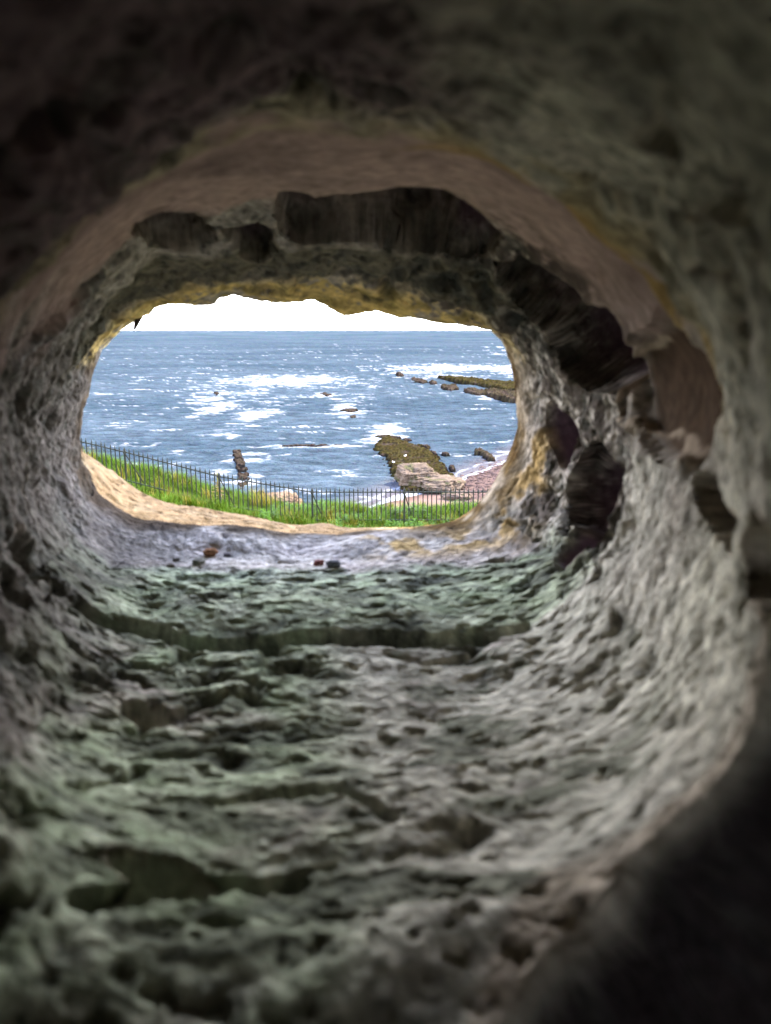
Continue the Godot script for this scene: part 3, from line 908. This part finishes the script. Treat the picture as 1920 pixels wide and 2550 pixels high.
	rock_patch("rock_spit", [-19.5, -98.9, -18.3, -99.3, -16.2, -90, -13.9, -79.6, -13.3, -74.0, -14.0, -73, -16.0, -83.9], 0.26, 0.09, 0.3, 0.25, 181, wet, "narrow dark spit of rock pointing out to sea behind the left railings")
	rock_patch("sea_rock", [-12.9, -72.1, -11.2, -72.1, -10.6, -68.7, -12, -67.3], 0.6, 0.14, 0.6, 0.3, 184, wet, "dark rock at the landward foot of the narrow spit")
	boulder("boulder", Vector3(3.1, 0.75, -76.3), Vector3(1.95, 1.45, 2.5), 0.3, 201, dry, Color(0.088, 0.065, 0.047), "large pale pink boulder sitting on the root of the weedy reef", "boulder", 110)
	boulder("boulder", Vector3(5.3, 0.55, -73.9), Vector3(2.1, 0.85, 2.2), -0.3, 207, dry, Color(0.098, 0.073, 0.053), "flat pale slab leaning beside the large pink boulder", "boulder", 110)
	boulder("boulder", Vector3(6.5, 0.35, -69.2), Vector3(1.15, 0.6, 1.3), 0.8, 213, dry, Color(0.10, 0.072, 0.055), "jagged pale rock on the sand below the flat slab", "boulder", 80)
	boulder("boulder", Vector3(8.1, 0.3, -66.0), Vector3(0.8, 0.45, 0.9), 0.1, 219, dry, Color(0.10, 0.072, 0.055), "small pale rock on the beach at the right end of the railings", "boulder", 60)
	boulder("rock_outcrop", Vector3(-3.15, EYE - 5.45, -23.4), Vector3(0.72, 0.62, 0.6), 0.4, 231, dry, Color(0.13, 0.088, 0.058), "reddish cream outcrop with moss at the cliff edge behind the railings", "rock", 90)

# ------------------------------------------------------------------ railings
func post_mesh(radius: float, height: float, sides: int, tip: float) -> ArrayMesh:
	var st := SurfaceTool.new()
	st.begin(Mesh.PRIMITIVE_TRIANGLES)
	var rings := [[0.0, radius], [height - tip, radius], [height - tip * 0.9, radius * 1.25], [height - tip * 0.5, radius * 0.8], [height, radius * 0.08]]
	for k in rings.size() - 1:
		for s in sides:
			var a := TAU * s / sides
			var b := TAU * (s + 1) / sides
			var p0 := Vector3(cos(a) * rings[k][1], rings[k][0], sin(a) * rings[k][1])
			var p1 := Vector3(cos(b) * rings[k][1], rings[k][0], sin(b) * rings[k][1])
			var p2 := Vector3(cos(a) * rings[k + 1][1], rings[k + 1][0], sin(a) * rings[k + 1][1])
			var p3 := Vector3(cos(b) * rings[k + 1][1], rings[k + 1][0], sin(b) * rings[k + 1][1])
			for q in [p0, p2, p1, p1, p2, p3]: st.add_vertex(q)
	st.generate_normals()
	return st.commit()

func bar(called: String, a: Vector3, b: Vector3, radius: float, mat: Material, parent: Node, mesh: Mesh = null):
	var c := CylinderMesh.new()
	c.top_radius = radius
	c.bottom_radius = radius
	c.height = a.distance_to(b)
	c.radial_segments = 8
	c.rings = 1
	var o := put(called, c, mat, parent)
	var y := (b - a).normalized()
	var x := y.cross(Vector3.FORWARD).normalized() if absf(y.z) < 0.9 else y.cross(Vector3.RIGHT).normalized()
	o.transform = Transform3D(Basis(x, y, x.cross(y)), (a + b) * 0.5)
	return o

func build_fence():
	var iron := StandardMaterial3D.new()
	iron.resource_name = "weathered painted iron"
	iron.albedo_color = Color(0.16, 0.165, 0.14)
	iron.albedo_texture = grain_tex
	iron.uv1_triplanar = true
	iron.uv1_scale = Vector3.ONE * 4.0
	iron.roughness = 0.5
	iron.metallic_specular = 0.15
	var f := root("railing_fence", Vector3(-2.0, EYE + fence_base(-2.0), -20.0))
	tag(f, "spiked iron railings along the grassy cliff edge above the shore", "railings")
	var o := f.position
	var ground_at := func(x): return Vector3(x, EYE + fence_base(x) , -20.0) - o
	var picket := post_mesh(0.0145, 1.10, 7, 0.12)
	var post := post_mesh(0.026, 1.13, 8, 0.10)
	var first := -13.85
	var panel := 2.39
	for k in 10:
		var x0 := first + panel * k
		var g0: Vector3 = ground_at.call(x0)
		var g1: Vector3 = ground_at.call(x0 + panel)
		var p := put("post", post, iron, f)
		p.position = g0 - Vector3(0, 0.1, 0)
		bar("collar", g0 + Vector3(0, 0.86, 0), g0 + Vector3(0, 0.93, 0), 0.042, iron, p).position -= p.position
		bar("stay", g0 + Vector3(0.0, 0.88, 0.0), g0 + Vector3(0.28, -0.1, -0.65), 0.014, iron, f)
		if k == 9: break
		bar("rail", g0 + Vector3(0, 0.9, 0), g1 + Vector3(0, 0.9, 0), 0.017, iron, f)
		bar("rail", g0 + Vector3(0, 0.16, 0), g1 + Vector3(0, 0.16, 0), 0.017, iron, f)
		for s in 19:
			var t := (s + 1) / 20.0
			var q := put("picket", picket, iron, f)
			q.position = g0.lerp(g1, t) - Vector3(0, 0.06 + 0.02 * rng.randf(), 0)
			q.rotation = Vector3(rng.randf_range(-0.015, 0.015), 0, rng.randf_range(-0.012, 0.012))

# ------------------------------------------------------------------ grass and plants
func blade_mesh(count: int, tall: float, wide: float, spread: float, lean: float, seed_: int) -> ArrayMesh:
	var r := RandomNumberGenerator.new()
	r.seed = seed_
	var v := PackedVector3Array()
	var nn := PackedVector3Array()
	var cc := PackedColorArray()
	var idx := PackedInt32Array()
	for k in count:
		var a := r.randf() * TAU
		var foot := Vector3(r.randf_range(-1, 1), 0, r.randf_range(-1, 1)) * spread
		var dir := Vector3(cos(a), 0, sin(a))
		var side := Vector3(-dir.z, 0, dir.x)
		var h := tall * r.randf_range(0.55, 1.0)
		var bend := lean * r.randf_range(0.2, 1.0)
		var tone := Color(r.randf_range(0.7, 1.6), r.randf_range(0.8, 1.15), r.randf_range(0.5, 1.2))
		var at := v.size()
		for s in 4:
			var t := s / 3.0
			var p := foot + dir * bend * h * t * t + Vector3.UP * h * (t - 0.25 * bend * t * t)
			var w := wide * (1.0 - t * t) + 0.0006
			v.append(p - side * w)
			v.append(p + side * w)
			var n := (dir * (-0.7) + Vector3.UP * 0.7).normalized()
			nn.append(n)
			nn.append(n)
			cc.append(tone)
			cc.append(tone)
		for s in 3:
			var b := at + 2 * s
			idx.append_array([b, b + 1, b + 2, b + 1, b + 3, b + 2])
	return mesh_of(v, nn, idx, cc)

func leaf_mesh(leaves: int, tall: float, size: float, seed_: int) -> ArrayMesh:
	var r := RandomNumberGenerator.new()
	r.seed = seed_
	var v := PackedVector3Array()
	var nn := PackedVector3Array()
	var cc := PackedColorArray()
	var idx := PackedInt32Array()
	for k in leaves:
		var t := float(k) / leaves
		var a := k * 2.4 + r.randf() * 0.5
		var dir := Vector3(cos(a), r.randf_range(-0.1, 0.6), sin(a)).normalized()
		var side := dir.cross(Vector3.UP).normalized()
		var up := side.cross(dir)
		var foot := Vector3(r.randf_range(-0.06, 0.06), tall * (0.15 + 0.85 * t), r.randf_range(-0.06, 0.06))
		var l := size * (1.15 - 0.6 * t) * r.randf_range(0.8, 1.2)
		var w := l * 0.27
		var at := v.size()
		var tone := Color(r.randf_range(0.8, 1.3), r.randf_range(0.9, 1.15), r.randf_range(0.5, 1.0))
		for p in [foot, foot + dir * l * 0.4 + side * w, foot + dir * l * 0.45 - up * w * 0.25, foot + dir * l * 0.4 - side * w, foot + dir * l - up * l * 0.25]:
			v.append(p)
			nn.append((up + Vector3.UP * 0.3).normalized())
			cc.append(tone)
		idx.append_array([at, at + 1, at + 2, at, at + 2, at + 3, at + 1, at + 4, at + 2, at + 3, at + 2, at + 4])
	return mesh_of(v, nn, idx, cc)

func leaf_material(called: String, c: Color) -> StandardMaterial3D:
	var m := StandardMaterial3D.new()
	m.resource_name = called
	m.vertex_color_use_as_albedo = true
	m.albedo_color = c
	m.roughness = 0.55
	m.metallic_specular = 0.1
	m.backlight_enabled = true
	m.backlight = Color(0.62, 0.66, 0.25)
	m.cull_mode = BaseMaterial3D.CULL_DISABLED
	return m

func scatter(called: String, mesh: Mesh, mat: Material, count: int, seed_: int, area: Rect2, grow: Vector2, thick: FastNoiseLite, floor_: float, low_at_front := 0.0):
	var r := RandomNumberGenerator.new()
	r.seed = seed_
	var spots: Array[Transform3D] = []
	var tries := 0
	while spots.size() < count and tries < count * 8:
		tries += 1
		var x := r.randf_range(area.position.x, area.end.x)
		var z := r.randf_range(area.position.y, area.end.y)
		if thick.get_noise_2d(x, z) < floor_ + r.randf_range(-0.15, 0.15): continue
		var s := r.randf_range(grow.x, grow.y) * (1.0 + 0.7 * thick.get_noise_2d(x + 40.0, z))
		s *= 1.0 - low_at_front * smooth01(-19.6, -18.4, z)
		var b := Basis(Vector3.UP, r.randf() * TAU).scaled(Vector3.ONE * s)
		b = Basis(Vector3.RIGHT, r.randf_range(-0.15, 0.15)) * Basis(Vector3.BACK, r.randf_range(-0.25, 0.05)) * b
		spots.append(Transform3D(b, Vector3(x, EYE + ground_height(x, z) - 0.02, z)))
	var mm := MultiMesh.new()
	mm.transform_format = MultiMesh.TRANSFORM_3D
	mm.mesh = mesh
	mm.instance_count = spots.size()
	for k in spots.size(): mm.set_instance_transform(k, spots[k])
	var o := MultiMeshInstance3D.new()
	o.name = called
	o.multimesh = mm
	o.material_override = mat
	add_child(o, true)
	return o

func build_plants():
	var thick := noise(61, 0.55, 3)
	var grass := leaf_material("grass", Color(0.22, 0.285, 0.065))
	var straw := leaf_material("dry grass", Color(0.34, 0.31, 0.12))
	var weeds := leaf_material("weeds", Color(0.18, 0.27, 0.06))
	var a = scatter("long_grass", blade_mesh(26, 0.36, 0.006, 0.10, 0.85, 71), grass, 7500, 72, Rect2(-11, -22.4, 20, 5.4), Vector2(0.45, 1.15), thick, -0.5, 0.45)
	tag(a, "long bright grass growing along the foot of the railings", "grass", "", "stuff")
	var dry = scatter("dry_grass", blade_mesh(16, 0.42, 0.005, 0.09, 0.8, 75), straw, 700, 76, Rect2(-11, -22.4, 20, 5.4), Vector2(0.6, 1.15), noise(62, 0.8, 3), 0.05, 0.4)
	tag(dry, "yellowed grass stems among the green along the railings", "grass", "", "stuff")
	var b = scatter("leafy_weeds", leaf_mesh(20, 0.34, 0.11, 73), weeds, 900, 74, Rect2(-3.2, -22.2, 11, 3.2), Vector2(0.7, 1.15), thick, 0.0)
	tag(b, "broad leaved weeds mixed into the grass right of the outcrop", "weeds", "", "stuff")

# ------------------------------------------------------------------ pebbles and birds
func build_dock_plant():
	var m := leaf_material("dock leaves", Color(0.30, 0.24, 0.11))
	var d := root("dock_plant", Vector3(-4.42, EYE + ground_height(-4.42, -20.4), -20.4))
	tag(d, "tall reddish dock plant growing beside a railing post, spit of rock behind", "plant")
	put("leaves", leaf_mesh(52, 0.95, 0.17, 91), m, d)
	bar("stem", Vector3.ZERO, Vector3(0, 0.97, 0), 0.011, m, d)

func floor_under(x: float, z: float) -> float:
	var best := 1e9
	var h := EYE - 0.6
	for p in floor_points:
		var d := (p.x - x) * (p.x - x) + (p.z - z) * (p.z - z)
		if d < best:
			best = d
			h = p.y
	return h

func build_pebbles():
	var m := stone_material("pebble", 9.0, 0.2, 0.8)
	for k in [[-0.481, -2.085, 0.020, 0.3, 301, Color(0.42, 0.22, 0.12), "largest orange-brown pebble lying on the lilac sill"], [-0.494, -2.005, 0.019, 1.1, 302, Color(0.30, 0.29, 0.24), "grey-green pebble just in front of the orange-brown one"], [-0.566, -2.049, 0.010, 0.6, 303, Color(0.22, 0.20, 0.18), "tiny dark pebble leftmost on the sill"], [-0.436, -2.085, 0.010, 0.2, 304, Color(0.20, 0.18, 0.20), "tiny dark pebble right of the orange-brown one"], [-0.178, -2.009, 0.016, 0.9, 305, Color(0.36, 0.15, 0.13), "reddish pebble near the middle of the sill"], [-0.137, -1.983, 0.020, -0.2, 306, Color(0.20, 0.20, 0.22), "flat dark grey pebble beside the reddish one"], [-0.562, -1.975, 0.010, 0.4, 307, Color(0.20, 0.17, 0.14), "tiny brown pebble on the sill's inner edge at the left"]]:
		var s: float = k[2]
		boulder("pebble", Vector3(k[0], floor_under(k[0], k[1]) + s * 0.35, k[1]), Vector3(s, s * 0.5, s * 0.75), k[3], k[4], m, k[5], k[6], "pebble", 20, "pebbles lying on the sill")
	# shingle on the beach
	var st := boulder_mesh_small()
	var mm := MultiMesh.new()
	mm.transform_format = MultiMesh.TRANSFORM_3D
	mm.use_colors = true
	mm.mesh = st
	var r := RandomNumberGenerator.new()
	r.seed = 9
	var spots := []
	while spots.size() < 2600:
		var x := r.randf_range(5.8, 18.0)
		var z := r.randf_range(-92.0, -64.0)
		var sd := z - shore_z(x)
		if sd < -2.5 or sd > 26.0: continue
		if r.randf() > 0.25 + 0.75 * exp(-absf(sd - 3.0) / 4.0): continue
		spots.append(Vector3(x, EYE + ground_height(x, z), z))
	mm.instance_count = spots.size()
	for k in spots.size():
		var s := 0.04 + 0.22 * pow(r.randf(), 5.0)
		mm.set_instance_transform(k, Transform3D(Basis(Vector3.UP, r.randf() * TAU).scaled(Vector3(s * 1.3, s * 0.8, s)), spots[k]))
		var g := r.randf_range(0.5, 1.3)
		mm.set_instance_color(k, Color(0.066 * g, 0.044 * g, 0.037 * g))
	var o := MultiMeshInstance3D.new()
	o.name = "shingle"
	o.multimesh = mm
	o.material_override = stone_material("shingle stones", 2.0, 1.0, 0.8)
	add_child(o, true)
	tag(o, "loose dark pink shingle stones on the beach at the right", "shingle", "", "stuff")

func boulder_mesh_small() -> Mesh:
	var s := SphereMesh.new()
	s.radius = 1.0
	s.height = 1.6
	s.radial_segments = 9
	s.rings = 5
	return s

func build_gulls():
	var white := StandardMaterial3D.new()
	white.albedo_color = Color(0.9, 0.9, 0.9)
	white.roughness = 0.8
	var grey := StandardMaterial3D.new()
	grey.albedo_color = Color(0.55, 0.58, 0.62)
	grey.roughness = 0.8
	var yellow := StandardMaterial3D.new()
	yellow.albedo_color = Color(0.8, 0.6, 0.2)
	var spots := [[2.30, 0.65, -90.33, 0.4, "white gull standing on the weedy reef nearest a pool"], [0.87, 0.65, -85.78, 2.6, "white gull standing at the left edge of the weedy reef"]]
	for k in spots:
		var g := root("gull", Vector3(k[0], k[1], k[2]))
		g.rotation.y = k[3]
		g.scale = Vector3.ONE * 0.62
		tag(g, k[4], "gull", "gulls standing on the reef")
		var st := SurfaceTool.new()
		st.begin(Mesh.PRIMITIVE_TRIANGLES)
		# one body: tail, belly, breast, neck, head
		var prof := [[-0.30, 0.24, 0.012], [-0.20, 0.22, 0.05], [-0.06, 0.20, 0.092], [0.07, 0.21, 0.10], [0.15, 0.27, 0.068], [0.18, 0.335, 0.05], [0.205, 0.375, 0.052], [0.235, 0.38, 0.036], [0.255, 0.375, 0.008]]
		for q in prof.size() - 1:
			for s in 10:
				var pts := []
				for c in [[q, s], [q, s + 1], [q + 1, s], [q + 1, s + 1]]:
					var an: float = TAU * c[1] / 10.0
					pts.append(Vector3(prof[c[0]][0], prof[c[0]][1] + prof[c[0]][2] * sin(an), prof[c[0]][2] * 0.9 * cos(an)))
				for w in [0, 1, 2, 1, 3, 2]: st.add_vertex(pts[w])
		st.generate_normals()
		put("body", st.commit(), white, g)
		for side in [-1.0, 1.0]:
			var wing := SphereMesh.new()
			wing.radius = 0.5
			wing.height = 1.0
			wing.radial_segments = 10
			wing.rings = 6
			var wo := put("wing", wing, grey, g)
			wo.scale = Vector3(0.36, 0.12, 0.05)
			wo.position = Vector3(-0.08, 0.235, side * 0.078)
			bar("leg", Vector3(0.02, 0.0, side * 0.035), Vector3(0.02, 0.14, side * 0.035), 0.006, yellow, g)
		bar("beak", Vector3(0.25, 0.375, 0), Vector3(0.31, 0.365, 0), 0.008, yellow, g)
